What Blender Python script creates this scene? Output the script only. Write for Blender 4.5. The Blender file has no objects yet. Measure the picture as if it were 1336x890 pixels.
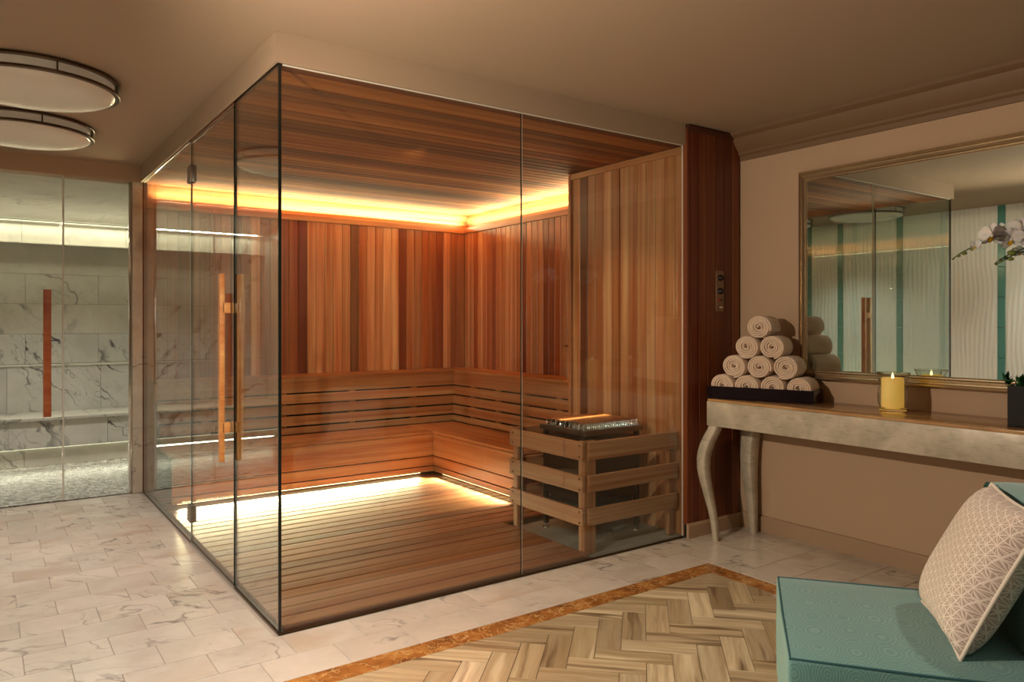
import bpy, bmesh, math, random
from mathutils import Vector, Matrix
random.seed(7)
S = bpy.context.scene
COL = S.collection
V = Vector
PI = math.pi
TH = math.radians(35.3)

# ------------------------------------------------------------------ camera
cam_d = bpy.data.cameras.new('camera')
cam = bpy.data.objects.new('camera', cam_d); COL.objects.link(cam)
S.camera = cam
cam.location = (0, 0, 1.3)
cam.rotation_euler = (PI/2, 0, -TH)
cam_d.sensor_width = 36.0
cam_d.lens = 36.0*974/1336
cam_d.shift_y = -(445-422)/1336
cam_d.clip_start = 0.05

# ------------------------------------------------------------------ world, lights, exposure
w = bpy.data.worlds.new('world'); S.world = w; w.use_nodes = True
w.node_tree.nodes['Background'].inputs[0].default_value = (1, .8, .6, 1)
w.node_tree.nodes['Background'].inputs[1].default_value = .02
S.view_settings.view_transform = 'Standard'
S.view_settings.look = 'None'
S.view_settings.exposure = 0.0
S.view_settings.gamma = 1.0
S.view_settings.use_curve_mapping = False

def light(name, typ, loc, aim=None, power=10, color=(1, .8, .6), radius=.05, size=None, cone=None, blend=.5, spread=None):
    d = bpy.data.lights.new(name, typ); d.energy = power; d.color = color
    if typ in ('POINT', 'SPOT'): d.shadow_soft_size = radius
    if typ == 'AREA':
        d.shape = 'RECTANGLE'; d.size, d.size_y = size
        if spread: d.spread = math.radians(spread)
    if typ == 'SPOT': d.spot_size = math.radians(cone); d.spot_blend = blend
    o = bpy.data.objects.new(name, d); COL.objects.link(o); o.location = loc
    if aim is not None:
        o.rotation_euler = (V(aim)-V(loc)).to_track_quat('-Z', 'Y').to_euler()
    return o
def strip_light(name, p0, p1, direction, width, power, color, spread=120):
    p0, p1 = V(p0), V(p1); ax = (p1-p0).normalized(); z = -V(direction).normalized()
    z = (z - ax*z.dot(ax)).normalized(); y = z.cross(ax)
    d = bpy.data.lights.new(name, 'AREA'); d.shape = 'RECTANGLE'; d.size = (p1-p0).length; d.size_y = width
    d.energy = power; d.color = color; d.spread = math.radians(spread)
    o = bpy.data.objects.new(name, d); COL.objects.link(o)
    m = Matrix((ax, y, z)).transposed().to_4x4(); m.translation = (p0+p1)/2
    o.matrix_world = m
    return o
WARM = (1, .76, .50); SOFT = (1, .82, .64); LED = (1, .82, .46); STEAM = (1, .95, .68)
light('wall_lamp_light', 'SPOT', (0, 2.05, 1.67), (3.2, 2.5, 1.1), 180, SOFT, .007, cone=150, blend=.7)
light('room_fill_light', 'AREA', (1.2, -.6, 2.45), (1.2, -.6, 0), 6, SOFT, size=(1.6, 1.2), spread=105)  # added soft fill overhead, out of view; no real fixture
light('corridor_front_fill', 'AREA', (.1, 2.5, 2.45), (.1, 2.5, 0), 17, (1, .90, .82), size=(.5, .5), spread=110)  # added to lift the corridor floor, stands for no ceiling fitting
light('corridor_fill_light', 'AREA', (.2, 4.86, 2.39), (.2, 4.86, 0), 12, (1, .90, .82), size=(.3, .3), spread=110)
light('armchair_downlight', 'SPOT', (3.1, .35, 2.46), (2.5, .95, .5), 60, SOFT, .03, cone=70, blend=.7)
light('sauna_downlight', 'SPOT', (2.35, 3.55, 2.36), (3.5, 3.6, .85), 38, WARM, .02, cone=62, blend=.9)
light('sauna_back_wall_fill', 'SPOT', (2.2, 4.0, 2.36), (2.6, 6.3, 1.0), 80, WARM, .02, cone=80, blend=.9)  # added spot brightening the sauna back wall, no lamp in that ceiling
light('floor_fill_light', 'SPOT', (2.7, 2.72, 2.46), (2.6, 2.6, 0), 42, WARM, .02, cone=72, blend=.9)  # added spot to brighten the marble strip, not an actual fitting
light('left_wall_fill_light', 'SPOT', (.75, 2.4, 2.46), (-.6, 3.9, 1.1), 55, (1, .92, .80), .02, cone=90, blend=.8)  # added so the wave panels read brighter in the mirror
strip_light('cove_light_back', (1.1, 6.395, 2.262), (3.92, 6.395, 2.262), (0, -.38, 1), .02, 70, LED, 170)
strip_light('cove_light_right', (3.955, 6.3, 2.262), (3.955, 4.25, 2.262), (-.38, 0, 1), .02, 46, LED, 170)
strip_light('bench_light_back', (1.1, 5.53, .060), (2.95, 5.53, .060), (0, -1, -.26), .014, 20, LED, 62)
strip_light('bench_light_right', (3.09, 5.40, .060), (3.09, 4.32, .060), (-1, 0, -.26), .014, 18, LED, 62)
strip_light('steam_ceiling_light', (-.5, 8.52, 2.285), (1.9, 8.52, 2.285), (0, -.2, -1), .03, 9, STEAM, 170)
strip_light('steam_bench_light', (-.5, 7.965, .10), (1.9, 7.965, .10), (0, -.7, -1), .03, 3, STEAM, 150)
light('steam_fill_light', 'AREA', (.5, 7.2, 2.38), (.5, 7.4, 0), 36, (1, .94, .84), size=(.8, .5), spread=110)  # added ambient fill for the steam room, besides its light strips

# ------------------------------------------------------------------ helpers
WM = {}
def tag(o, label=None, cat=None, group=None, kind=None):
    if label: o['label'] = label
    if cat: o['category'] = cat
    if group: o['group'] = group
    if kind: o['kind'] = kind
    return o
def place(o, parent, W=None):
    W = W or Matrix.Identity(4)
    if parent is not None:
        o.parent = parent; o.matrix_parent_inverse = WM[parent].inverted()
    o.matrix_basis = W; WM[o] = W
    return o
def link(name, me, parent=None, W=None, mats=None):
    o = bpy.data.objects.new(name, me); COL.objects.link(o)
    if mats:
        if not isinstance(mats, (list, tuple)): mats = [mats]
        if not me.materials:
            for m in mats: me.materials.append(m)
    return place(o, parent, W)
def empty(name, loc, label=None, cat=None, group=None, rz=0):
    o = bpy.data.objects.new(name, None); COL.objects.link(o); o.empty_display_size = .1
    W = Matrix.Translation(loc) @ Matrix.Rotation(rz, 4, 'Z')
    place(o, None, W); tag(o, label, cat, group); return o
def copy_tree(o, W, parent=None):
    base = WM[o]
    c = o.copy(); COL.objects.link(c); c.parent = parent
    c.matrix_basis = W; WM[c] = W
    def rec(src, dst, dW):
        for ch in list(src.children):
            k = ch.copy(); COL.objects.link(k); k.parent = dst
            if src is o or True:
                k.matrix_parent_inverse = WM[dst].inverted()
                k.matrix_basis = dW @ WM[ch]; WM[k] = k.matrix_basis.copy()
            rec(ch, k, dW)
    rec(o, c, W @ base.inverted())
    return c
def bm_mesh(bm, name='m', smooth=False):
    me = bpy.data.meshes.new(name); bm.normal_update(); bm.to_mesh(me); bm.free()
    if smooth:
        for p in me.polygons: p.use_smooth = True
    return me
def smooth_angle(me, deg=40):
    for p in me.polygons: p.use_smooth = True
    try: me.set_sharp_from_angle(angle=math.radians(deg))
    except Exception: pass
    return me
def bm_box(bm, lo, hi, mi=0):
    lo, hi = V(lo), V(hi)
    vs = [bm.verts.new((x, y, z)) for x in (lo.x, hi.x) for y in (lo.y, hi.y) for z in (lo.z, hi.z)]
    for f in ((0,1,3,2),(4,6,7,5),(0,4,5,1),(2,3,7,6),(0,2,6,4),(1,5,7,3)):
        fc = bm.faces.new([vs[i] for i in f]); fc.material_index = mi
    return vs
def box(name, lo, hi, mat, parent=None, bevel=0, seg=2):
    """world-space box, object origin at its centre"""
    lo, hi = V(lo), V(hi); c = (lo+hi)/2; h = (hi-lo)/2
    bm = bmesh.new(); bm_box(bm, -h, h)
    if bevel: bmesh.ops.bevel(bm, geom=bm.edges[:], offset=bevel, segments=seg, profile=.6, affect='EDGES')
    me = bm_mesh(bm, name)
    if bevel: smooth_angle(me)
    return link(name, me, parent, Matrix.Translation(c), mat)
PLK = {}
def plank_mesh(L, W, T, ch, mat):
    k = (round(L, 4), round(W, 4), round(T, 4), ch, mat.name)
    if k in PLK: return PLK[k]
    a, b = W/2, T/2
    sec = [(-a+ch,-b),(a-ch,-b),(a,-b+ch),(a,b-ch),(a-ch,b),(-a+ch,b),(-a,b-ch),(-a,-b+ch)]
    bm = bmesh.new(); A = [bm.verts.new((-L/2, y, z)) for y, z in sec]; B = [bm.verts.new((L/2, y, z)) for y, z in sec]
    for i in range(8):
        j = (i+1) % 8; bm.faces.new((A[j], A[i], B[i], B[j]))
    bm.faces.new(A); bm.faces.new(B[::-1])
    bmesh.ops.recalc_face_normals(bm, faces=bm.faces[:])
    me = bm_mesh(bm, 'plank'); me.materials.append(mat); PLK[k] = me
    return me
def plank(name, c, dL, dW, L, W, T, mat, parent, ch=.003):
    dL, dW = V(dL).normalized(), V(dW).normalized(); dT = dL.cross(dW)
    m = Matrix((dL, dW, dT)).transposed().to_4x4(); m.translation = V(c)
    o = link(name, plank_mesh(L, W, T, ch, mat), parent, m)
    return o
def lathe(prof, n=32, close=False):
    bm = bmesh.new(); rings = []
    for r, z in prof:
        if r < 1e-6: rings.append([bm.verts.new((0, 0, z))])
        else: rings.append([bm.verts.new((r*math.cos(2*PI*i/n), r*math.sin(2*PI*i/n), z)) for i in range(n)])
    pairs = list(zip(rings, rings[1:])) + ([(rings[-1], rings[0])] if close else [])
    for A, B in pairs:
        for i in range(n):
            j = (i+1) % n
            if len(A) == 1 and len(B) == 1: continue
            if len(A) == 1: bm.faces.new((A[0], B[j], B[i]))
            elif len(B) == 1: bm.faces.new((A[i], A[j], B[0]))
            else: bm.faces.new((A[i], A[j], B[j], B[i]))
    bmesh.ops.recalc_face_normals(bm, faces=bm.faces[:])
    return smooth_angle(bm_mesh(bm, 'lathe'), 35)
def tube_bm(bm, pts, rad, n=8, closed=False):
    pts = [V(p) for p in pts]; rs = rad if isinstance(rad, (list, tuple)) else [rad]*len(pts)
    rings = []; up = V((0, 0, 1)); prev = None
    N = len(pts)
    for i, p in enumerate(pts):
        if closed: t = (pts[(i+1) % N]-pts[i-1]).normalized()
        else: t = (pts[min(i+1, N-1)]-pts[max(i-1, 0)]).normalized()
        if prev is None:
            a = t.cross(up)
            if a.length < 1e-3: a = t.cross(V((1, 0, 0)))
        else: a = prev - t*prev.dot(t)
        a.normalize(); b = t.cross(a); prev = a
        rings.append([bm.verts.new(p + (a*math.cos(2*PI*k/n)+b*math.sin(2*PI*k/n))*rs[i]) for k in range(n)])
    for i in range(N if closed else N-1):
        A, B = rings[i], rings[(i+1) % N]
        for k in range(n):
            j = (k+1) % n; bm.faces.new((A[k], A[j], B[j], B[k]))
    if not closed:
        bm.faces.new(rings[0][::-1]); bm.faces.new(rings[-1])
def tube(name, pts, rad, mat, parent, n=8, closed=False):
    c = sum((V(p) for p in pts), V())/len(pts)
    bm = bmesh.new(); tube_bm(bm, [V(p)-c for p in pts], rad, n, closed)
    bmesh.ops.recalc_face_normals(bm, faces=bm.faces[:])
    return link(name, smooth_angle(bm_mesh(bm, name), 60), parent, Matrix.Translation(c), mat)
def extrude_profile(name, prof, axis_pt0, axis_pt1, u, v, mat, parent=None):
    """prof list of (a,b) swept from pt0 to pt1; world = pt + a*u + b*v"""
    p0, p1, u, v = V(axis_pt0), V(axis_pt1), V(u), V(v); c = (p0+p1)/2
    bm = bmesh.new()
    A = [bm.verts.new(p0-c+u*a+v*b) for a, b in prof]; B = [bm.verts.new(p1-c+u*a+v*b) for a, b in prof]
    n = len(prof)
    for i in range(n):
        j = (i+1) % n; bm.faces.new((A[i], A[j], B[j], B[i]))
    bm.faces.new(A[::-1]); bm.faces.new(B)
    bmesh.ops.recalc_face_normals(bm, faces=bm.faces[:])
    return link(name, smooth_angle(bm_mesh(bm, name), 30), parent, Matrix.Translation(c), mat)
def clip_rect(poly, x0, x1, y0, y1):
    def cl(p, f):
        out = []
        for i in range(len(p)):
            a, b = p[i-1], p[i]; fa, fb = f(a), f(b)
            if (fa >= 0) != (fb >= 0):
                t = fa/(fa-fb); out.append((a[0]+(b[0]-a[0])*t, a[1]+(b[1]-a[1])*t))
            if fb >= 0: out.append(b)
        return out
    for f in (lambda q: q[0]-x0, lambda q: x1-q[0], lambda q: q[1]-y0, lambda q: y1-q[1]):
        if poly: poly = cl(poly, f)
    return poly
def prism(name, poly, z0, z1, mat, parent, c=None, ang=0):
    """horizontal polygon slab; local x axis turned by ang"""
    c = c or (sum(p[0] for p in poly)/len(poly), sum(p[1] for p in poly)/len(poly))
    W = Matrix.Translation((c[0], c[1], 0)) @ Matrix.Rotation(ang, 4, 'Z'); Wi = W.inverted()
    bm = bmesh.new(); b = .0012
    cc = sum((V((p[0], p[1], 0)) for p in poly), V())/len(poly)
    def ring(z, k):
        out = []
        for p in poly:
            q = V((p[0], p[1], 0)); q = q + (cc-q).normalized()*k; q.z = z; out.append(bm.verts.new(Wi @ q))
        return out
    R = [ring(z0, 0), ring(z1-b, 0), ring(z1, b)]
    n = len(poly)
    for A, B in zip(R, R[1:]):
        for i in range(n):
            j = (i+1) % n; bm.faces.new((A[i], A[j], B[j], B[i]))
    bm.faces.new(R[-1]); bmesh.ops.recalc_face_normals(bm, faces=bm.faces[:])
    return link(name, bm_mesh(bm, name), parent, W, mat)

# ------------------------------------------------------------------ materials
def lin(h):
    h = h.lstrip('#'); o = []
    for i in (0, 2, 4):
        c = int(h[i:i+2], 16)/255; o.append(c/12.92 if c <= .04045 else ((c+.055)/1.055)**2.4)
    return tuple(o)+(1,)
class NT:
    def __init__(s, name):
        s.m = bpy.data.materials.new(name); s.m.use_nodes = True; s.t = s.m.node_tree
        s.b = s.t.nodes['Principled BSDF']; s.out = s.t.nodes['Material Output']
    def n(s, typ, **kw):
        nd = s.t.nodes.new(typ)
        for k, v in kw.items():
            if k.startswith('i_'):
                key = k[2:]; key = int(key) if key.isdigit() else key
                s.set(nd.inputs[key], v)
            else: setattr(nd, k, v)
        return nd
    def set(s, inp, v):
        if isinstance(v, bpy.types.NodeSocket): s.t.links.new(v, inp)
        else: inp.default_value = v
    def math(s, op, a, b=0.0, c=None):
        nd = s.n('ShaderNodeMath', operation=op); s.set(nd.inputs[0], a); s.set(nd.inputs[1], b)
        if c is not None: s.set(nd.inputs[2], c)
        return nd.outputs[0]
    def vmath(s, op, a, b=None, sc=None):
        nd = s.n('ShaderNodeVectorMath', operation=op); s.set(nd.inputs[0], a)
        if b is not None: s.set(nd.inputs[1], b)
        if sc is not None: s.set(nd.inputs['Scale'], sc)
        return nd.outputs[0]
    def mix(s, f, a, b, blend='MIX'):
        nd = s.n('ShaderNodeMix', data_type='RGBA', blend_type=blend)
        s.set(nd.inputs[0], f); s.set(nd.inputs[6], a); s.set(nd.inputs[7], b); return nd.outputs[2]
    def ramp(s, f, stops, interp='LINEAR'):
        nd = s.n('ShaderNodeValToRGB'); r = nd.color_ramp; r.interpolation = interp
        while len(r.elements) < len(stops): r.elements.new(.5)
        for e, (p, c) in zip(r.elements, stops):
            e.position = p; e.color = lin(c) if isinstance(c, str) else ((c, c, c, 1) if not isinstance(c, tuple) else c)
        s.set(nd.inputs[0], f); return nd.outputs[0]
    def noise(s, vec, scale, detail=3, rough=.5, dist=0.0):
        nd = s.n('ShaderNodeTexNoise'); s.set(nd.inputs['Vector'], vec); nd.inputs['Scale'].default_value = scale
        nd.inputs['Detail'].default_value = detail; nd.inputs['Roughness'].default_value = rough
        nd.inputs['Distortion'].default_value = dist; return nd
    def coords(s, rnd=True, scale=(1, 1, 1)):
        tc = s.n('ShaderNodeTexCoord').outputs['Object']
        s.rand = s.n('ShaderNodeObjectInfo').outputs['Random']
        if rnd:
            cx = s.n('ShaderNodeCombineXYZ'); r = s.rand
            s.set(cx.inputs[0], s.math('MULTIPLY', r, 37.1)); s.set(cx.inputs[1], s.math('MULTIPLY', r, 71.7)); s.set(cx.inputs[2], s.math('MULTIPLY', r, 13.3))
            tc = s.vmath('ADD', tc, cx.outputs[0])
        return s.vmath('MULTIPLY', tc, scale)
    def bump(s, h, strength=.2, dist=.01):
        nd = s.n('ShaderNodeBump'); nd.inputs['Strength'].default_value = strength; nd.inputs['Distance'].default_value = dist
        s.set(nd.inputs['Height'], h); s.set(s.b.inputs['Normal'], nd.outputs[0])
    def col(s, c): s.set(s.b.inputs['Base Color'], c)
    def p(s, **kw):
        for k, v in kw.items(): s.set(s.b.inputs[k.replace('_', ' ')], v)

def plain(name, color, rough=.5, metal=0, bump=0, bscale=60, var=.0, coat=0, spec=.5):
    t = NT(name); c = lin(color)
    vec = t.coords(False)
    nz = t.noise(vec, 3.0, 4)
    if var: t.col(t.mix(nz.outputs[0], tuple(x*(1-var) for x in c[:3])+(1,), tuple(min(1, x*(1+var)) for x in c[:3])+(1,)))
    else: t.col(c)
    t.p(Roughness=rough, Metallic=metal, Specular_IOR_Level=spec)
    if coat: t.p(Coat_Weight=coat, Coat_Roughness=.05)
    if bump: t.bump(t.noise(vec, bscale, 4).outputs[0], bump, .004)
    return t.m
def cedar(name, tones, rough=.42):
    t = NT(name); vec = t.coords(True)
    base = t.ramp(t.rand, [(i/(len(tones)-1), c) for i, c in enumerate(tones)])
    fine = t.noise(t.vmath('MULTIPLY', vec, (1.6, 90, 50)), 1.0, 4, .6).outputs[0]
    broad = t.noise(t.vmath('MULTIPLY', vec, (.55, 22, 9)), 1.0, 3, .5, .4).outputs[0]
    c = t.mix(t.ramp(broad, [(.35, 0.0), (.68, 1.0)]), base, t.mix(1.0, base, lin('dcae94'), 'MULTIPLY'))
    c = t.mix(t.ramp(fine, [(.3, 0.0), (.75, .5)]), c, t.mix(1.0, c, lin('c89478'), 'MULTIPLY'))
    t.col(c); t.p(Roughness=rough)
    t.bump(fine, .12, .002)
    return t.m
M = {}
M['cedar'] = cedar('cedar_wall', ['5e2c18', 'd8a474', '94552e', 'f0c490', 'a8683c', '7a3a20', 'c88c58', '50240f', 'e4b080', 'b4703e', '8a4626', 'd09a64'])
M['cedar_bench'] = cedar('cedar_bench', ['c09060', 'cc9c6a', 'b58658', 'd0a470'])
M['cedar_ceiling'] = cedar('cedar_ceiling', ['a4642c', 'c08040', '743e1a', 'b07034', '5c3014', 'a86830'], .8)
M['cedar_ceiling'].node_tree.nodes['Principled BSDF'].inputs['Specular IOR Level'].default_value = .25
M['cedar_floor'] = cedar('cedar_floor', ['8a6040', 'a0724c', '7c5236', 'aa7c58', '94684a', '744a30'], .45)
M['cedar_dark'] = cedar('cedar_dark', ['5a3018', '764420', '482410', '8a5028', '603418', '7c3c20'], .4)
M['cedar_guard'] = cedar('cedar_guard', ['b88860', 'b08058', 'c0906a'])
M['cedar_handle'] = cedar('cedar_handle', ['d09a58', 'd8a260'], .35)
M['steam_handle'] = cedar('steam_handle', ['c07440', 'b86c38'], .35)

def marble(name, base='d9d0c4', vein='6f6a68', stain='b79b7e', amount=1.0, rough=.22, scale=1.0, stain_amt=1.0, rnd=True, wide=1.0):
    t = NT(name); vec = t.coords(rnd, (1.0, 1.0, 1.0))
    warp = t.noise(vec, 2.2*scale, 4, .6)
    off = t.vmath('SCALE', t.vmath('SUBTRACT', warp.outputs[1], (.5, .5, .5)), sc=.36/scale)
    v2 = t.vmath('ADD', vec, off)
    ro = t.n('ShaderNodeVectorRotate', rotation_type='Z_AXIS'); t.set(ro.inputs['Vector'], v2); t.set(ro.inputs['Angle'], t.math('ADD', .55, t.math('MULTIPLY', t.rand if rnd else 0.0, .5)))
    st = t.vmath('MULTIPLY', ro.outputs[0], (.75, 2.6, 1.6))
    def ridge(sc, width):
        n = t.noise(st, sc*scale, 2, .5).outputs[0]
        a = t.math('ABSOLUTE', t.math('SUBTRACT', n, .5))
        return t.ramp(a, [(0, 1.0), (width*.5, .55), (width, 0.0)])
    big = ridge(1.6, .022*wide); small = ridge(5.0, .018*wide)
    mask = t.ramp(t.noise(vec, 1.7*scale, 2).outputs[0], [(.46, 0.0), (.62, 1.0)])
    fac = t.math('MINIMUM', t.math('ADD', t.math('MULTIPLY', t.math('MULTIPLY', big, mask), .95*amount), t.math('MULTIPLY', t.math('MULTIPLY', small, mask), .35*amount)), 1.0)
    cloud = t.noise(v2, 3.0*scale, 5, .6).outputs[0]
    c = t.mix(t.ramp(cloud, [(.35, 0.0), (.75, .5)]), lin(base), t.mix(1.0, lin(base), lin('c9c2ba'), 'MULTIPLY'))
    sm = t.ramp(t.noise(t.vmath('MULTIPLY', v2, (1, 2.2, 1)), 1.3*scale, 3).outputs[0], [(.56, 0.0), (.68, .7*stain_amt)])
    c = t.mix(sm, c, lin(stain))
    tone = t.mix(t.rand, (.93, .93, .93, 1), (1.03, 1.03, 1.03, 1))
    c = t.mix(1.0, c, tone, 'MULTIPLY')
    c = t.mix(fac, c, lin(vein))
    t.col(c); t.p(Roughness=rough)
    return t.m
M['marble_floor'] = marble('marble_floor', 'cdc4b8', '766e6a', 'ac9478', .85, .22, 1.1, .6, True, .75)
M['marble_wall'] = marble('marble_wall', 'dddace', '6c6a66', 'c4c0b2', .8, .25, .8, .4)
M['marble_bold'] = marble('marble_bold', 'dcdbd4', '58565a', 'b8b6b2', 1.5, .22, .9, .4, True, 1.0)
M['marble_pier'] = marble('marble_pier', 'cdc0ae', '6b5c50', '98836c', 1.0, .3, 2.0, 1.0)
def emperador():
    t = NT('brown_marble'); vec = t.coords(True)
    w_ = t.noise(vec, 9, 4); v2 = t.vmath('ADD', vec, t.vmath('SCALE', w_.outputs[1], sc=.12))
    n = t.noise(v2, 14, 3).outputs[0]; a = t.math('ABSOLUTE', t.math('SUBTRACT', n, .5))
    c = t.ramp(t.noise(v2, 11, 4).outputs[0], [(.3, '6e4220'), (.5, '96602e'), (.7, 'b07c40')])
    c = t.mix(t.ramp(a, [(0, .75), (.025, .0)]), c, lin('cba870'))
    t.col(c); t.p(Roughness=.25); return t.m
M['emperador'] = emperador()
def striped():
    t = NT('streaked_stone'); vec = t.coords(True)
    base = t.ramp(t.rand, [(0, '9a8a70'), (.2, 'd2c2a0'), (.4, '8a7a60'), (.6, 'c0ae8c'), (.8, 'a0906f'), (1, 'e0d2b4')])
    w_ = t.noise(vec, 3.0, 3); v2 = t.vmath('ADD', vec, t.vmath('MULTIPLY', w_.outputs[1], (0, .05, 0)))
    s1 = t.noise(t.vmath('MULTIPLY', v2, (1.6, 34, 1)), 1.0, 4, .6).outputs[0]
    s2 = t.noise(t.vmath('MULTIPLY', v2, (1.1, 15, 1)), 1.0, 3, .5, .3).outputs[0]
    c = t.mix(t.ramp(s1, [(.35, 0.0), (.72, .75)]), base, lin('8a7350'))
    c = t.mix(t.ramp(s2, [(.55, 0.0), (.66, .9), (.7, .2)]), c, lin('5c4630'))
    c = t.mix(t.ramp(s2, [(.30, .6), (.42, 0.0)]), c, lin('dccdab'))
    t.col(c); t.p(Roughness=.23); return t.m
M['herring'] = striped()
def glass(name, tint=(.93, .98, .972), k=1.0):
    t = NT(name); nt = t.t; nt.nodes.remove(t.b)
    geo = t.n('ShaderNodeNewGeometry')
    ior = t.n('ShaderNodeMix', data_type='FLOAT'); t.set(ior.inputs[0], geo.outputs['Backfacing']); ior.inputs[2].default_value = 1.5; ior.inputs[3].default_value = 1/1.5
    fr = t.n('ShaderNodeFresnel'); t.set(fr.inputs['IOR'], ior.outputs[0])
    f = t.math('MULTIPLY', fr.outputs[0], k)
    tr = t.n('ShaderNodeBsdfTransparent'); tr.inputs[0].default_value = tint+(1,)
    gl = t.n('ShaderNodeBsdfGlossy'); gl.inputs['Roughness'].default_value = .0; gl.inputs[0].default_value = (.95, .97, .96, 1)
    mx = t.n('ShaderNodeMixShader'); t.set(mx.inputs[0], f); t.set(mx.inputs[1], tr.outputs[0]); t.set(mx.inputs[2], gl.outputs[0])
    nt.links.new(mx.outputs[0], t.out.inputs[0]); return t.m
M['glass'] = glass('clear_glass')
def realglass():
    t = NT('vase_glass'); t.p(Base_Color=lin('f4f6f2'), Roughness=.0, IOR=1.45, Transmission_Weight=1.0); return t.m
M['glass_vase'] = realglass()
M['glass_clear'] = glass('low_iron_glass', (.985, .99, .985), .8)
M['glass_smoke'] = glass('smoked_glass', (.35, .34, .30), 1.3)
M['glass_edge'] = plain('glass_edge', '0c120f', .15)
M['seal'] = plain('clear_seal', 'd2cdc0', .2)
M['steel'] = plain('brushed_steel', '9c958c', .3, 1.0)
M['chrome'] = plain('polished_steel', 'd8d6d2', .12, 1.0)
M['bronze'] = plain('bronze_ring', '5a4632', .32, .9)
M['ceiling'] = plain('ceiling_paint', 'a48e76', .8, 0, .06, 30)
M['wall'] = plain('wall_paint', 'b89b7e', .7, 0, .05, 40, .03)
M['skirting'] = plain('skirting_paint', 'a88c70', .5)
M['crown'] = plain('crown_paint', '785e44', .5)
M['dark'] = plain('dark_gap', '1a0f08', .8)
M['cement'] = plain('cement', '8a857c', .6, 0, .2, 30, .15)
M['grout'] = plain('grout', 'a09488', .8)
M['black_metal'] = plain('black_metal', '16110e', .35, .6)
M['heater_metal'] = plain('brown_metal', '3a2014', .35, .5)
def emit(name, color, strength):
    t = NT(name); t.col(lin('ffffff')); t.p(Emission_Color=lin(color), Emission_Strength=strength); return t.m
M['led'] = emit('led_diffuser', 'ffe2a0', 6.0)
M['led_steam'] = emit('led_steam', 'fdfad0', 1.3)
def lampglass():
    t = NT('opal_glass'); t.col(lin('b4a490')); t.p(Roughness=.2, Emission_Color=lin('ffe0b8'), Emission_Strength=.10); return t.m
M['opal'] = lampglass()
def mosaic():
    t = NT('pebble_mosaic'); vec = t.coords(False)
    vo = t.n('ShaderNodeTexVoronoi', feature='DISTANCE_TO_EDGE'); t.set(vo.inputs['Vector'], vec); vo.inputs['Scale'].default_value = 38
    vc = t.n('ShaderNodeTexVoronoi'); t.set(vc.inputs['Vector'], vec); vc.inputs['Scale'].default_value = 38
    c = t.ramp(t.n('ShaderNodeSeparateColor', i_0=vc.outputs['Color']).outputs[0], [(0, '5a5753'), (.5, '8c8882'), (1, 'b4b0a8')])
    e = t.ramp(vo.outputs['Distance'], [(.0, 0.0), (.07, 1.0)])
    t.col(t.mix(e, lin('4a4742'), c)); t.p(Roughness=.25); t.bump(e, .6, .006); return t.m
M['mosaic'] = mosaic()
def silverleaf():
    t = NT('silver_leaf'); vec = t.coords(False)
    n = t.noise(vec, 5, 5, .65).outputs[0]; n2 = t.noise(t.vmath('MULTIPLY', vec, (1, 1, 6)), 14, 3).outputs[0]
    c = t.ramp(n, [(.3, 'a09884'), (.5, 'bdb3a0'), (.72, 'd6ccb8')])
    c = t.mix(t.ramp(n2, [(.55, 0.0), (.8, .5)]), c, lin('7f775f'))
    br = t.n('ShaderNodeTexBrick'); t.set(br.inputs['Vector'], t.vmath('MULTIPLY', vec, (1, 1, 1)))
    t.col(c); t.p(Roughness=t.ramp(n, [(.3, .5), (.7, .3)]), Metallic=.12); t.bump(n2, .1, .002); return t.m
M['silver'] = silverleaf()
M['onyx'] = None
def onyx():
    t = NT('honey_onyx'); vec = t.coords(False)
    n = t.noise(t.vmath('MULTIPLY', vec, (7, 1.2, 1)), 2.0, 4, .55, .6).outputs[0]
    t.col(t.ramp(n, [(.3, '9a7248'), (.5, 'b88c5c'), (.68, 'd2ac78'), (.8, 'a67e50')])); t.p(Roughness=.12); return t.m
M['onyx'] = onyx()
def fabric_teal():
    t = NT('teal_fan_fabric'); vec = t.coords(False)
    vo = t.n('ShaderNodeTexVoronoi'); t.set(vo.inputs['Vector'], t.vmath('MULTIPLY', vec, (1, 1.35, 1))); vo.inputs['Scale'].default_value = 9; vo.inputs['Randomness'].default_value = .25
    ring = t.math('SINE', t.math('MULTIPLY', vo.outputs['Distance'], 75.0))
    r = t.ramp(ring, [(.0, 0.0), (1.0, 1.0)])
    weave = t.noise(vec, 600, 2).outputs[0]
    c = t.mix(t.math('MULTIPLY', r, .45), lin('5a8a88'), lin('86aca6'))
    c = t.mix(t.math('MULTIPLY', weave, .3), c, lin('40706f'))
    t.col(c); t.p(Roughness=.7, Sheen_Weight=.25); t.bump(t.math('ADD', r, weave), .25, .0012); return t.m
M['teal'] = fabric_teal()
M['teal_dark'] = plain('teal_piping', '2f5f66', .6)
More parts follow.
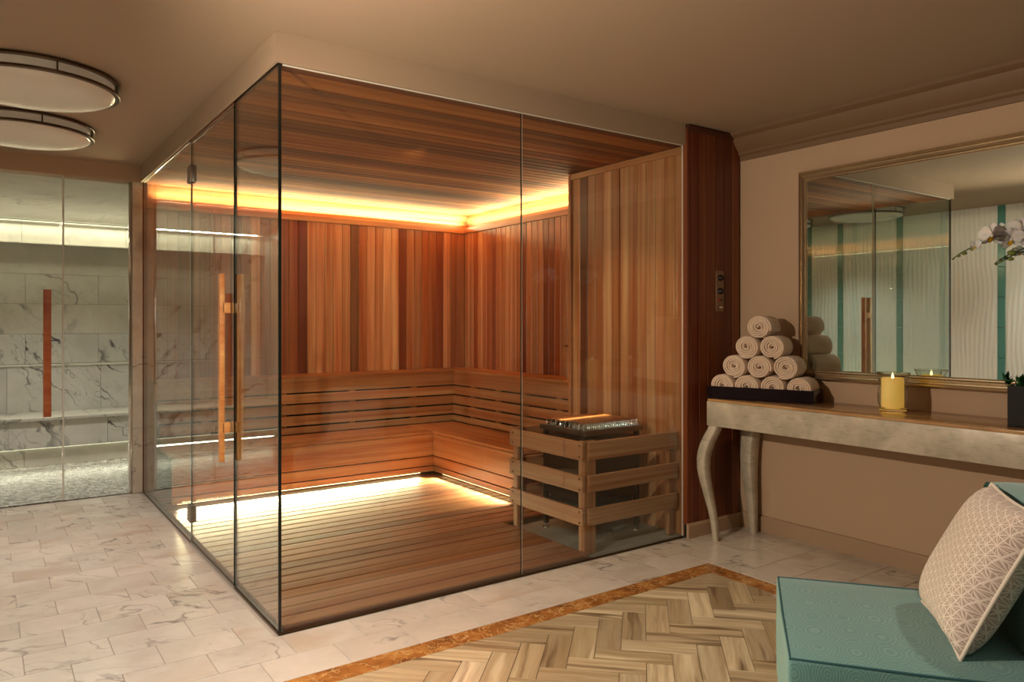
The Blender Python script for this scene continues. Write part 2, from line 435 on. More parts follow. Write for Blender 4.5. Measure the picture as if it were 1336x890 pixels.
def fabric_star():
    t = NT('star_weave_fabric'); tc = t.n('ShaderNodeTexCoord').outputs['Object']
    sx = t.n('ShaderNodeSeparateXYZ'); t.set(sx.inputs[0], tc)
    p = t.n('ShaderNodeCombineXYZ'); t.set(p.inputs[0], sx.outputs[0]); t.set(p.inputs[1], sx.outputs[1]); p.inputs[2].default_value = 0
    ro = t.n('ShaderNodeVectorRotate', rotation_type='Z_AXIS'); t.set(ro.inputs['Vector'], p.outputs[0]); ro.inputs['Angle'].default_value = .3
    q = t.vmath('SUBTRACT', t.vmath('FRACTION', t.vmath('SCALE', ro.outputs[0], sc=25.0)), (.5, .5, .5))
    s2 = t.n('ShaderNodeSeparateXYZ'); t.set(s2.inputs[0], q)
    ax_ = t.math('ABSOLUTE', s2.outputs[0]); ay_ = t.math('ABSOLUTE', s2.outputs[1])
    ang = t.math('ARCTAN2', s2.outputs[1], s2.outputs[0])
    r = t.ramp(t.math('SINE', t.math('MULTIPLY', ang, 16.0)), [(.40, 0.0), (.62, 1.0)])
    dg = t.math('MINIMUM', t.math('ABSOLUTE', t.math('SUBTRACT', ax_, ay_)), t.math('MINIMUM', t.math('SUBTRACT', .5, t.math('MAXIMUM', ax_, ay_)), t.math('MINIMUM', ax_, ay_)))
    e = t.ramp(dg, [(.02, 1.0), (.055, 0.0)])
    f = t.math('MAXIMUM', t.math('MULTIPLY', r, .75), e)
    t.col(t.mix(f, lin('a8968a'), lin('dcd0c6'))); t.p(Roughness=.85, Sheen_Weight=.1); t.bump(f, .3, .0015); return t.m
M['star'] = fabric_star()
M['piping'] = plain('cream_piping', 'd8cfc2', .7)
def towel_mat():
    t = NT('terry_cloth'); vec = t.coords(True)
    n = t.noise(vec, 260, 3, .7).outputs[0]
    t.col(t.mix(n, lin('d0b49a'), lin('ecd6bf'))); t.p(Roughness=.95, Sheen_Weight=.3); t.bump(n, .8, .003); return t.m
M['towel'] = towel_mat()
M['lacquer'] = plain('burgundy_lacquer', '14040a', .1, 0, spec=.15)
def wax():
    t = NT('candle_wax'); t.col(lin('e8d79a')); t.p(Roughness=.45, Subsurface_Weight=.5, Subsurface_Scale=.02, Emission_Color=lin('ffc050'), Emission_Strength=.4); return t.m  # emission puts the glow of the flame into the wax itself
M['wax'] = wax()
M['flame'] = emit('flame', 'fff0b0', 2.5)
M['mirror'] = plain('mirror_silver', 'd0dad2', .0, 1.0)
M['frame'] = plain('champagne_silver_leaf', 'd2bf9f', .25, .9, .1, 60, .15)
M['white_wave'] = plain('white_wave_panel', 'e4e0d6', .45)
M['teal_glass'] = plain('teal_glass_tile', '578c80', .15)
M['petal'] = plain('orchid_petal', 'fbf5f4', .5)
for k_, v_ in (('Subsurface Weight', .6), ('Subsurface Scale', .02)): M['petal'].node_tree.nodes['Principled BSDF'].inputs[k_].default_value = v_
M['petal_y'] = plain('orchid_throat', 'd8b020', .5)
M['stem'] = plain('orchid_stem', '2c2c18', .5)
M['bud'] = plain('orchid_bud', '6c7a30', .5)
M['leaf'] = plain('succulent_leaf', '2f6a38', .4, var=.3)
M['knob'] = plain('black_knob', '08080c', .3)
M['red'] = plain('red_switch', 'a01818', .3)
M['green'] = plain('green_switch', '204828', .3)
M['plate'] = plain('panel_plate', '8a7058', .4, .5)
M['soil'] = plain('potting_soil', '2a2018', .9)

def P(px, py, x=None, y=None, z=None):
    """a measured direction of the survey meeting a known plane of the room"""
    u = (px-668)/974; v = (422-py)/974
    d = V((math.sin(TH)+u*math.cos(TH), math.cos(TH)-u*math.sin(TH), v))
    t = x/d.x if x is not None else (y/d.y if y is not None else (z-1.3)/d.z)
    return V((0, 0, 1.3)) + d*t

CZ = 2.51; GX = 1.01; GY = 3.106; GT = 2.385; BY = 6.37; BX = 3.93; RX = 3.98; LX = -.6
X, Y, Z = V((1, 0, 0)), V((0, 1, 0)), V((0, 0, 1))

# ------------------------------------------------------------------ shell
floor = box('floor', (LX-.1, -3.1, -.12), (RX+.1, 6.37, -.004), M['grout']); floor['kind'] = 'structure'
c = box('ceiling', (LX-.1, -3.1, CZ), (RX+.1, 6.6, CZ+.1), M['ceiling']); c['kind'] = 'structure'
wr = box('wall_right', (RX, -3.0, -.004), (RX+.1, 3.09, CZ), M['wall']); wr['kind'] = 'structure'
wf = box('wall_front', (LX-.1, -3.1, -.004), (RX+.1, -3.0, CZ), M['wall']); wf['kind'] = 'structure'
wl = box('wall_left', (LX-.12, -3.0, -.004), (LX-.02, 6.33, CZ), M['white_wave']); wl['kind'] = 'structure'
wb = box('wall_back', (LX-.1, 6.34, GT), (1.0, 6.50, CZ), M['wall']); wb['kind'] = 'structure'
# dropped bulkhead over the sauna
bk = box('trim_1', (.985, 3.085, GT+.018), (3.475, 6.5, CZ), M['ceiling']); bk['kind'] = 'structure'
lip = box('trim_2', (.985, 3.085, GT), (3.475, 3.098, GT+.018), M['ceiling']); lip['kind'] = 'structure'
lip2 = box('trim_3', (.985, 3.098, GT), (.998, 6.34, GT+.018), M['ceiling']); lip2['kind'] = 'structure'
# crown moulding and skirtings
pr = [(0, 0), (.115, 0), (.115, -.018), (.10, -.028), (.085, -.036), (.075, -.06), (.05, -.095), (.03, -.115), (.03, -.13), (.016, -.14), (.016, -.168), (0, -.168)]
cr = extrude_profile('trim_4', pr, (RX, -3.0, CZ), (RX, 3.068, CZ), (-1, 0, 0), (0, 0, 1), M['crown']); cr['kind'] = 'structure'
bp = [(0, 0), (.016, 0), (.016, .085), (.010, .095), (0, .098)]
b1 = extrude_profile('baseboard_right', bp, (RX, -3.0, 0), (RX, 3.055, 0), (-1, 0, 0), (0, 0, 1), M['skirting']); b1['kind'] = 'structure'
bp2 = [(0, 0), (.018, 0), (.018, .075), (.008, .088), (0, .088)]
b2 = extrude_profile('baseboard_back', bp2, (3.468, 3.073, 0), (RX, 3.073, 0), (0, -1, 0), (0, 0, 1), M['skirting']); b2['kind'] = 'structure'
b3 = extrude_profile('baseboard_front', bp, (LX, -3.0, 0), (RX-.02, -3.0, 0), (0, 1, 0), (0, 0, 1), M['skirting']); b3['kind'] = 'structure'

# left wall: wavy relief panels with teal glass tile strips
def wave_panel(y0, y1, seed):
    n = max(6, int((y1-y0)/.0115)); m = 30; bm = bmesh.new(); rnd = random.Random(seed)
    ph = [rnd.uniform(0, 6.28) for _ in range(4)]
    g = []
    for i in range(n+1):
        row = []
        for j in range(m+1):
            y = y0+(y1-y0)*i/n; z = CZ*j/m
            wv = .014*math.sin(z*3.3+ph[0]+y*2)+.010*math.sin(z*6.1+ph[1]-y*5)+.006*math.sin(z*11+ph[2]+9*y)
            d = .5+.5*math.sin((y+wv)*2*PI/.046+ph[3])
            d = .011*d*(.55+.45*math.sin(z*4.2+y*17+ph[1])**2)
            if i in (0, n): d = 0
            row.append(bm.verts.new((LX-.018+d, y, z)))
        g.append(row)
    for i in range(n):
        for j in range(m): bm.faces.new((g[i][j], g[i+1][j], g[i+1][j+1], g[i][j+1]))
    bmesh.ops.recalc_face_normals(bm, faces=bm.faces[:])
    me = bm_mesh(bm, 'wave', True)
    return link('wave_panel', me, wl, None, M['white_wave'])
ys = [6.33, 5.52, 5.10, 4.38, 3.34, 2.3, 1.3, .3, -.7, -1.7, -2.99]
for i in range(len(ys)-1):
    a, b = ys[i+1], ys[i]
    wave_panel(a+(.035 if i < len(ys)-2 else 0), b-(.035 if i else 0), i)
    if i < len(ys)-2:
        for k in range(8):
            box('teal_tile', (LX-.02, a-.034, k*CZ/8+.002), (LX-.008, a+.034, (k+1)*CZ/8-.002), M['teal_glass'], wl, .0015, 1)

# ------------------------------------------------------------------ marble floor tiles
def tiles(x0, x1, y0, y1, anchor_y=3.09, px=.295, ax=.272, py=.20):
    k0 = math.floor((y0-anchor_y)/py); k = k0
    while anchor_y+k*py < y1-1e-6:
        ya, yb = max(y0, anchor_y+k*py), min(y1, anchor_y+(k+1)*py)
        off = ax+(0 if k % 2 == 0 else px/2)
        i = math.floor((x0-off)/px)
        while off+i*px < x1-1e-6:
            xa, xb = max(x0, off+i*px), min(x1, off+(i+1)*px)
            if xb-xa > .02 and yb-ya > .02:
                g = .0013
                prism('marble_tile', [(xa+g, ya+g), (xb-g, ya+g), (xb-g, yb-g), (xa+g, yb-g)], -.0038, random.uniform(-.0004, .0002), M['marble_floor'], floor)
            i += 1
        k += 1
tiles(LX, .985, 3.09, 6.33)
tiles(LX, RX, 2.69, 3.09)
tiles(3.212, RX, .55, 2.69)
# brown marble border
def border(p, q, w_, n, mitre0, mitre1):
    p, q = V(p), V(q); d = (q-p); L = d.length; d.normalize(); nrm = V((-d.y, d.x)) * w_
    for i in range(n):
        a, b = L*i/n, L*(i+1)/n; g = .001
        p1, p2 = p+d*(a+g), p+d*(b-g); p3, p4 = p2+nrm, p1+nrm
        if i == 0 and mitre0: p4 = p4+d*w_
        if i == n-1 and mitre1: p3 = p3-d*w_
        prism('border_tile', [tuple(t_) for t_ in (p1, p2, p3, p4)], -.0038, 0, M['emperador'], floor, ang=math.atan2(d.y, d.x))
border((3.21, 2.688), (-.3, 2.688), .108, 6, True, True)
border((3.21, .55), (3.21, 2.688), .108, 4, False, True)
border((-.3, 2.688), (-.3, .55), .108, 4, True, False)
# herringbone
hx0, hx1, hy0, hy1 = -.19, 3.101, .72, 2.579
Wt = .10; nT = 3; ca = math.cos(-PI/4); sa = math.sin(-PI/4); org = V((2.92, 2.60))
seen = set()
for i in range(-45, 46):
    for j in range(-45, 46):
        d = (i-j) % (2*nT)
        if d < nT: key = ('h', i-d, j)
        else: key = ('v', i, j-(2*nT-1-d))
        if key in seen: continue
        seen.add(key)
        x0, y0 = key[1]*Wt, key[2]*Wt
        lx, ly = (nT*Wt, Wt) if key[0] == 'h' else (Wt, nT*Wt)
        g = .0011
        pts = [(x0+g, y0+g), (x0+lx-g, y0+g), (x0+lx-g, y0+ly-g), (x0+g, y0+ly-g)]
        wpts = [(org.x+a*ca-b*sa, org.y+a*sa+b*ca) for a, b in pts]
        cl = clip_rect(wpts, hx0, hx1, hy0, hy1)
        if len(cl) < 3: continue
        ar = abs(sum(cl[k-1][0]*cl[k][1]-cl[k][0]*cl[k-1][1] for k in range(len(cl))))/2
        if ar < .0015: continue
        prism('herringbone_tile', cl, -.0038, random.uniform(-.0006, .0002), M['herring'], floor, ang=-PI/4+(0 if key[0] == 'h' else PI/2))

# ------------------------------------------------------------------ sauna shell
wsb = box('wall_sauna_back', (1.0, 6.45, -.004), (4.1, 6.55, 2.44), M['dark']); wsb['kind'] = 'structure'
box('backing_panel', (1.0, BY+.018, -.004), (BX+.02, 6.45, 2.2), M['dark'], wsb)
wsr = box('wall_sauna_right', (4.01, 3.10, -.004), (4.11, 6.45, 2.44), M['dark']); wsr['kind'] = 'structure'
box('backing_panel', (BX+.018, 4.2, -.004), (4.01, 6.45, 2.2), M['dark'], wsr)
stub = box('wall_sauna_heater', (3.52, 3.085, -.004), (3.995, 4.18, CZ), M['dark']); stub['kind'] = 'structure'
z0, z1 = .0, 2.195
n = 36; pit = (BX-1.02)/n
for i in range(n):
    plank('cedar_board', (1.02+pit*(i+.5), BY+.009, (z0+z1)/2), Z, X, z1-z0, pit-.0015, .018, M['cedar'], wsb, .0045)
n = 27; pit = (BY-4.21)/n
for i in range(n):
    plank('cedar_board', (BX+.009, 4.21+pit*(i+.5), (z0+z1)/2), Z, Y, z1-z0, pit-.0015, .018, M['cedar'], wsr, .0045)
n = 13; pit = (4.18-3.115)/n
for i in range(n):
    plank('cedar_board', (3.51, 3.115+pit*(i+.5), 1.175), Z, Y, 2.345, pit-.0015, .02, M['cedar'], stub, .0045)
plank('top_trim', (3.493, 3.65, 2.362), Y, Z, 1.07, .042, .018, M['cedar_bench'], stub)
plank('corner_batten', (3.505, 4.195, 1.19), Z, X, 2.38, .05, .026, M['cedar'], stub)
# recessed cove above the boards
plank('cove_board', (2.5, 6.441, 2.29), X, Z, 3.0, .19, .016, M['cedar_bench'], wsb)
plank('cove_board', (4.002, 5.3, 2.29), Y, Z, 2.3, .19, .016, M['cedar_bench'], wsr)
plank('cove_ledge', (2.48, 6.41, 2.2), X, Y, 2.92, .05, .012, M['cedar_bench'], wsb)
plank('cove_ledge', (3.97, 5.3, 2.2), Y, X, 2.2, .05, .012, M['cedar_bench'], wsr)
plank('cove_trim', (2.475, BY-.004, 2.22), X, Z, 2.9, .052, .018, M['cedar_bench'], wsb)
plank('cove_trim', (BX-.004, 5.29, 2.22), Y, Z, 2.16, .052, .018, M['cedar_bench'], wsr)
# sauna ceiling
sc = box('ceiling_sauna', (1.0, 3.1, GT+.014), (4.05, 6.46, GT+.017), M['dark']); sc['kind'] = 'structure'
y = 3.114; i = 0
while y < 6.43:
    x1 = 3.485 if y < 4.16 else 4.0
    plank('ceiling_board', ((1.025+x1)/2, y+.0405, GT+.006), X, Y, x1-1.025, .0725, .014, M['cedar_ceiling'], sc, .004)
    y += .081
# boards outside on the pier with the sauna control
col_ = box('wall_pier', (3.478, 3.08, -.003), (3.52, 3.10, CZ-.001), M['dark']); col_['kind'] = 'structure'
ws = [.030, .078, .078, .078, .078, .078, .075]; x = 3.470
for k, wd in enumerate(ws):
    plank('cedar_board', (x+wd/2, 3.077, 1.28), Z, X, 2.40, wd-.003, .014, M['cedar_dark'], col_, .003)
    x += wd
plank('side_board', (3.4745, 3.088, 1.24), Z, Y, 2.31, .028, .010, M['cedar_dark'], col_, .002)
plank('top_board', (3.72, 3.066, 2.485), X, Z, .50, .035, .014, M['cedar_dark'], col_)

# sauna floor
sub = box('floor_sauna', (1.0, 3.1, -.003), (4.0, 6.45, .001), M['cement']); sub['kind'] = 'structure'
duck = empty('duckboard', (2.4, 4.6, 0), 'cedar slatted duckboard covering the sauna floor', 'duckboard')
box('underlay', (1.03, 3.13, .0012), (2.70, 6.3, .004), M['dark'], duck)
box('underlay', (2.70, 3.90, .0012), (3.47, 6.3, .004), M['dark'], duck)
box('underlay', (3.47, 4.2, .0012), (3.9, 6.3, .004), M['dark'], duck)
y = 3.122
while y < 6.2:
    x1 = 2.72 if y < 3.86 else (3.47 if y < 4.18 else 3.9)
    plank('floor_slat', ((1.03+x1)/2, y+.0515, .016), X, Y, x1-1.03, .0915, .018, M['cedar_floor'], duck, .003)
    y += .1035
plank('edge_board', ((1.03+2.72)/2, 3.1165, .012), X, Z, 1.69, .022, .008, M['cedar_floor'], duck, .001)
plank('edge_board', (2.724, 3.49, .013), Y, Z, .74, .024, .008, M['cedar_floor'], duck, .001)

# L-shaped bench
bench = empty('sauna_bench', (3.0, 5.5, 0.03), 'L-shaped cedar sauna bench with slatted seat and backrest along two walls', 'bench')
SX, SY = 3.11, 5.55; KX, KY = 3.58, 6.02; E0 = 4.30; L0 = 1.06; ST = .387; LT = .863
cb = M['cedar_bench']
# seat slats
ns = 5; p_ = (KY-SY)/ns
for i in range(ns):
    plank('seat_slat', ((L0+SX)/2, SY+p_*(i+.5), ST-.011), X, Y, SX-L0-.002, p_-.006, .022, cb, bench)
p_ = (KX-SX)/ns
for i in range(ns):
    plank('seat_slat', (SX+p_*(i+.5), (E0+KY)/2, ST-.011), Y, X, KY-E0, p_-.006, .022, cb, bench)
# seat fascia: boards under the nose
for za, zb in ((.183, .362), (.100, .176), (.048, .092)):
    plank('fascia_board', ((L0+SX)/2+.01, SY+.012, (za+zb)/2), X, Z, SX-L0+.02, zb-za, .018, cb, bench, .002)
    plank('fascia_board', (SX+.012, (E0+SY)/2, (za+zb)/2), Y, Z, SY-E0-.0, zb-za, .018, cb, bench, .002)
# backrest boards and ledges (tilted a touch)
for za, zb in ((.725, .845), (.638, .714), (.550, .626), (.458, .536), (.392, .444)):
    t_ = .04*(zb+za-2*ST)/2/.47
    plank('backrest_slat', ((L0+KX)/2+.02, KY+t_+.012, (za+zb)/2), X, Z, KX-L0+t_*2, zb-za, .018, cb, bench, .002)
    plank('backrest_slat', (KX+t_+.012, (E0+KY)/2, (za+zb)/2), Y, Z, KY-E0+t_*2, zb-za, .018, cb, bench, .002)
lw = (BX-.006-3.61)/2
for i in range(2):
    plank('ledge_board', ((L0+BX-.006)/2, KY+.03+lw*(i+.5), LT-.01), X, Y, BX-L0-.008, lw-.003, .02, cb, bench)
    plank('ledge_board', (3.61+lw*(i+.5), (E0+KY+.03)/2, LT-.0101), Y, X, KY+.03-E0, lw-.003, .02, cb, bench)
# uprights seen behind the gaps
for xx in (1.4, 2.0, 2.6, 3.2):
    plank('upright', (xx, KY+.062, .63), Z, X, .42, .06, .03, cb, bench)
for yy in (4.5, 4.95, 5.35, 5.75):
    plank('upright', (KX+.064, yy, .63), Z, Y, .42, .06, .03, cb, bench)
for yy in (4.4, 5.0): plank('under_post', (3.16, yy, .19), Z, Y, .33, .05, .03, cb, bench)
for xx in (1.6, 2.4): plank('under_post', (xx, 5.612, .19), Z, X, .33, .05, .03, cb, bench)
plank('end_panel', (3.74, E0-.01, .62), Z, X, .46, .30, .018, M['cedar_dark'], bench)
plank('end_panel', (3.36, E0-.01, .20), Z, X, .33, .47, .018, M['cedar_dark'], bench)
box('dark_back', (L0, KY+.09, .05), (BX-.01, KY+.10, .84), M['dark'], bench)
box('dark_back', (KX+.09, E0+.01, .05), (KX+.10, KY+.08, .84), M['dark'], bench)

# LED strips as objects
def led(name, p0, p1, w_, h_, mat, label, group=None):
    lo = V([min(a, b) for a, b in zip(p0, p1)]); hi = V([max(a, b) for a, b in zip(p0, p1)])
    lo -= V(w_); hi += V(w_)
    o = box(name, lo, hi, mat); tag(o, label, 'light strip', group); return o
led('light_strip', (1.1, 6.395, 2.209), (3.9, 6.395, 2.209), (.0, .006, .003), 0, M['led'], 'warm light strip hidden in the cove along the sauna back wall')
led('light_strip', (3.955, 6.3, 2.209), (3.955, 4.25, 2.209), (.006, .0, .003), 0, M['led'], 'warm light strip hidden in the cove along the sauna right wall')
led('light_strip', (1.1, 5.579, .044), (3.0, 5.579, .044), (.0, .005, .004), 0, M['led'], 'warm light strip under the long back run of the sauna bench')
led('light_strip', (3.134, 5.42, .044), (3.134, 4.35, .044), (.005, .0, .004), 0, M['led'], 'warm light strip under the short right run of the sauna bench')

# wooden ladle-like batten standing by the bench end
bt = empty('wooden_peg', (3.67, 4.43, .865), 'short upright wooden peg with a flat cap at the sauna bench end', 'peg')
plank('post', (3.67, 4.43, .995), Z, X, .25, .028, .02, M['cedar_bench'], bt)
plank('cap', (3.655, 4.43, 1.128), X, Y, .07, .03, .016, M['cedar_bench'], bt)

# ------------------------------------------------------------------ heater and guard
gd = empty('heater_guard', (3.1, 3.5, 0), 'slatted cedar guard rail around the sauna heater', 'guard rail')
ax, bx, ay, by = 2.735, 3.475, 3.165, 3.86; HT = .64; gm = M['cedar_guard']
plank('post', (ax+.045, ay+.012, HT/2+.003), Z, X, HT-.006, .085, .022, gm, gd)
plank('post', (ax+.014, ay+.04, HT/2+.003), Z, Y, HT-.01, .03, .022, gm, gd)
plank('post', (ax+.014, by-.03, HT/2+.015), Z, Y, HT-.02, .045, .022, gm, gd)
plank('post', (ax+.045, by-.012, HT/2+.015), Z, X, HT-.02, .06, .022, gm, gd)
plank('post', (bx-.03, ay+.016, HT/2+.003), Z, X, HT-.006, .05, .022, gm, gd)
plank('post', (bx-.03, by-.012, HT/2+.003), Z, X, HT-.006, .05, .022, gm, gd)
for zc in (.585, .40, .215):
    plank('rail', (ax-.009, (ay+by)/2, zc), Y, Z, by-ay+.01, .105 if zc > .5 else .095, .018, gm, gd)
    plank('rail', ((ax+bx)/2+.015, ay-.005, zc), X, Z, bx-ax-.02, .105 if zc > .5 else .095, .016, gm, gd)
    plank('rail', ((ax+bx)/2, by+.009, zc), X, Z, bx-ax, .105 if zc > .5 else .095, .016, gm, gd)
for zc in (.585, .40, .215):
    for dz in (-.03, .03):
        box('screw', (ax-.0205, ay+.018, zc+dz-.004), (ax-.018, ay+.026, zc+dz+.004), M['black_metal'], gd)
        box('screw', (ax-.0205, by-.034, zc+dz-.004), (ax-.018, by-.026, zc+dz+.004), M['black_metal'], gd)
ht = empty('sauna_heater', (3.12, 3.52, 0), 'dark metal sauna heater with a silver wire grate inside the slatted guard', 'heater')
hx0_, hx1_, hy0_, hy1_ = 2.90, 3.38, 3.35, 3.79
bm = bmesh.new(); bm_box(bm, (-.225, -.195, -.19), (.225, .195, .19)); bmesh.ops.bevel(bm, geom=bm.edges[:], offset=.008, segments=2, affect='EDGES')
link('body', smooth_angle(bm_mesh(bm)), ht, Matrix.Translation((3.14, 3.57, .415)), M['heater_metal'])
box('lower_panel', (2.95, 3.40, .13), (3.33, 3.74, .224), M['black_metal'], ht, .004)
for (xx, yy) in ((2.93, 3.38), (3.35, 3.38), (2.93, 3.76), (3.35, 3.76)):
    box('post', (xx-.014, yy-.014, .03), (xx+.014, yy+.014, .63), M['black_metal'], ht, .003)
    link('foot', lathe([(0, 0), (.024, 0), (.022, .008), (.008, .012), (.008, .03), (0, .03)], 16), ht, Matrix.Translation((xx, yy, .002)), M['chrome'])
def rim(lo, hi, z0, z1, t_, name, mat):
    bm = bmesh.new()
    bm_box(bm, (lo[0], lo[1], z0), (hi[0], lo[1]+t_, z1)); bm_box(bm, (lo[0], hi[1]-t_, z0), (hi[0], hi[1], z1))
    bm_box(bm, (lo[0], lo[1]+t_, z0), (lo[0]+t_, hi[1]-t_, z1)); bm_box(bm, (hi[0]-t_, lo[1]+t_, z0), (hi[0], hi[1]-t_, z1))
    me = bm_mesh(bm); return link(name, me, ht, None, mat)
rim((hx0_, hy0_), (hx1_, hy1_), .630, .662, .02, 'rim', M['steel'])
box('tray', (hx0_+.02, hy0_+.02, .63), (hx1_-.02, hy1_-.02, .636), M['black_metal'], ht)
for i in range(26):
    xx = hx0_+.04+(hx1_-hx0_-.07)*i/25
    tube('grate_wire', [(xx, hy0_+.02, .655), (xx, hy0_+.022, .692), (xx, hy0_+.03, .698), (xx, hy1_-.03, .698), (xx, hy1_-.022, .692), (xx, hy1_-.02, .655)], .0032, M['chrome'], ht, 6)
for i in range(9):
    yy = hy0_+.04+(hy1_-hy0_-.08)*i/8
    tube('cross_wire', [(hx0_+.025, yy, .66), (hx0_+.027, yy, .688), (hx0_+.035, yy, .693), (hx1_-.03, yy, .693), (hx1_-.022, yy, .685)], .003, M['chrome'], ht, 6)
sp = []
rr = random.Random(3)
bm = bmesh.new()
for i in range(70):
    m_ = Matrix.Translation((rr.uniform(hx0_+.05, hx1_-.05), rr.uniform(hy0_+.05, hy1_-.05), rr.uniform(.640, .662))) @ Matrix.Rotation(rr.uniform(0, 6), 4, V((rr.random(), rr.random(), rr.random())).normalized()) @ Matrix.Diagonal((1, .8, .6, 1))
    bmesh.ops.create_icosphere(bm, subdivisions=1, radius=rr.uniform(.018, .028), matrix=m_)
o = link('heater_stones', bm_mesh(bm), ht, None, M['cement']); o['kind'] = 'stuff'

# ------------------------------------------------------------------ glass
def pane(name, lo, hi, parent=None, edge=None):
    lo, hi = V(lo), V(hi); c = (lo+hi)/2; h = (hi-lo)/2
    bm = bmesh.new(); bm_box(bm, -h, h); bm.normal_update()
    thin = min(range(3), key=lambda k: h[k])
    for f in bm.faces: f.material_index = 0 if abs(f.normal[thin]) > .5 else 1
    return link(name, bm_mesh(bm), parent, Matrix.Translation(c), [M['glass'], edge or M['glass_edge']])
enc = empty('glass_enclosure', (1.8, 3.6, 0), 'frameless glass walls of the sauna with dark edges, around the door', 'glass wall')
t2 = .005
def gpanel(lo, hi, label, edge=None, par=None):
    o = pane('glass_panel', lo, hi, par or enc, edge); o['label'] = label; return o
gpanel((GX-t2, 4.722, .004), (GX+t2, 6.35, GT), 'long side panel behind the door', M['seal'])
gpanel((GX-t2, GY+.006, .004), (GX+t2, 3.770, GT), 'narrow side panel at the corner')
gpanel((GX-t2, GY-t2, .004), (2.2565, GY+t2, GT), 'front panel left of the joint')
gpanel((2.2595, GY-t2, .004), (3.468, GY+t2, GT), 'front panel right of the joint', M['seal'])
box('glass_joint', (2.2567, GY-.004, .004), (2.2593, GY+.004, GT), M['seal'], enc)
box('corner_edge', (GX-.0065, GY-.0060, .003), (GX+.0055, GY-.0052, GT), M['glass_edge'], enc)
box('foot_channel', (GX-.008, GY-.008, 0), (3.468, GY-.0055, .010), M['bronze'], enc)
box('foot_channel', (GX-.009, 3.11, 0), (GX-.0055, 3.77, .010), M['bronze'], enc)
box('foot_channel', (GX-.009, 4.72, 0), (GX-.0055, 6.34, .010), M['bronze'], enc)
box('head_channel', (1.02, GY-.007, GT-.008), (3.468, GY-.0055, GT-.001), M['seal'], enc)
# sauna door
dr = empty('door_1', (GX, 4.25, 0), 'frameless glass sauna door with a wooden pull handle on each face', 'door'); dr['kind'] = 'structure'
pane('pane', (GX-t2, 3.777, .012), (GX+t2, 4.716, GT-.014), dr)
box('edge_seal', (GX-.008, 3.7745, .012), (GX+.008, 3.7765, GT-.014), M['glass_edge'], dr)
box('head_strip', (GX-.012, 3.777, GT-.012), (GX+.012, 4.716, GT-.002), M['cedar_dark'], dr)
def bar(xc, yc, z0, z1, side, mat, parent, wx=.024, wy=.040, standoff=.045, ax=0):
    dv = V((side, 0, 0)) if ax == 0 else V((0, side, 0))
    c = V((xc, yc, 0))+dv*standoff
    hw = V((wx/2, wy/2, 0)) if ax == 0 else V((wy/2, wx/2, 0))
    h = box('handle', c-hw+V((0, 0, z0)), c+hw+V((0, 0, z1)), mat, parent, .005)
    for zz in (z0+.17, z1-.17):
        a = V((xc, yc, 0))+dv*.006; b = V((xc, yc, 0))+dv*(standoff-.0)
        s = V((0, .02, .026)) if ax == 0 else V((.02, 0, .026))
        lo = V([min(p, q) for p, q in zip(a, b)])-s+V((0, 0, zz)); hi = V([max(p, q) for p, q in zip(a, b)])+s+V((0, 0, zz))
        box('mount', lo, hi, mat, h, .003)
    return h
bar(GX, 3.86, .612, 1.547, -1, M['cedar_handle'], dr)
bar(GX, 3.86, .612, 1.547, 1, M['cedar_handle'], dr)
for zc in (.175, 2.185):
    hg = box('hinge', (GX-.018, 4.672, zc-.05), (GX+.018, 4.762, zc+.05), M['steel'], dr, .004)
    box('hinge_pin', (GX-.021, 4.712, zc-.052), (GX-.018, 4.726, zc+.052), M['chrome'], hg)
# steam room front
pj = box('wall_steam_pier', (.932, 6.335, 0), (1.0, 6.55, GT), M['marble_pier']); pj['kind'] = 'structure'
tr = box('trim_5', (1.0, 6.335, 0), (1.035, 6.369, GT), M['cedar_dark']); tr['kind'] = 'structure'
sfr = empty('steam_glass_front', (.5, 6.365, 0), 'clear glass front of the steam room beside the marble pier', 'glass wall')
box('metal_channel', (.908, 6.352, 0), (.931, 6.378, GT), M['chrome'], sfr, .002)
def cpane(name, lo, hi, par):
    o = pane(name, lo, hi, par, M['seal']); o.data.materials[0] = M['glass_clear']; return o
cpane('glass_panel', (.484, 6.360, .004), (.907, 6.370, GT), sfr)
cpane('glass_panel', (LX, 6.360, .004), (-.455, 6.370, GT), sfr)
box('glass_joint', (.4715, 6.357, .004), (.4825, 6.373, GT-.002), M['seal'], sfr)
d2 = empty('door_2', (.05, 6.365, 0), 'frameless glass steam room door with a long wooden pull handle', 'door'); d2['kind'] = 'structure'
cpane('pane', (-.45, 6.360, .012), (.470, 6.370, GT-.006), d2)
bar(.375, 6.36, .626, 1.545, -1, M['steam_handle'], d2, standoff=.04, ax=1, wy=.05)

# ------------------------------------------------------------------ steam room
sf = box('floor_steam', (LX, 6.37, -.05), (2.1, 8.75, .004), M['mosaic']); sf['kind'] = 'structure'
swl = box('wall_steam_left', (LX-.12, 6.34, 0), (LX-.0, 8.75, 2.5), M['marble_wall']); swl['kind'] = 'structure'
swr = box('wall_steam_right', (2.1, 6.56, 0), (2.2, 8.75, 2.5), M['marble_wall']); swr['kind'] = 'structure'
swf = box('wall_steam_front', (1.0, 6.551, 0), (2.1, 6.60, 2.5), M['marble_wall']); swf['kind'] = 'structure'
swb = box('wall_steam_back', (LX, 8.62, 0), (2.1, 8.75, 2.5), M['grout']); swb['kind'] = 'structure'
bm = bmesh.new()
vs = [bm.verts.new(p) for p in [(LX, 6.38, 2.41), (2.1, 6.38, 2.41), (2.1, 8.56, 2.30), (LX, 8.56, 2.30), (LX, 6.38, 2.5), (2.1, 6.38, 2.5), (2.1, 8.56, 2.5), (LX, 8.56, 2.5)]]
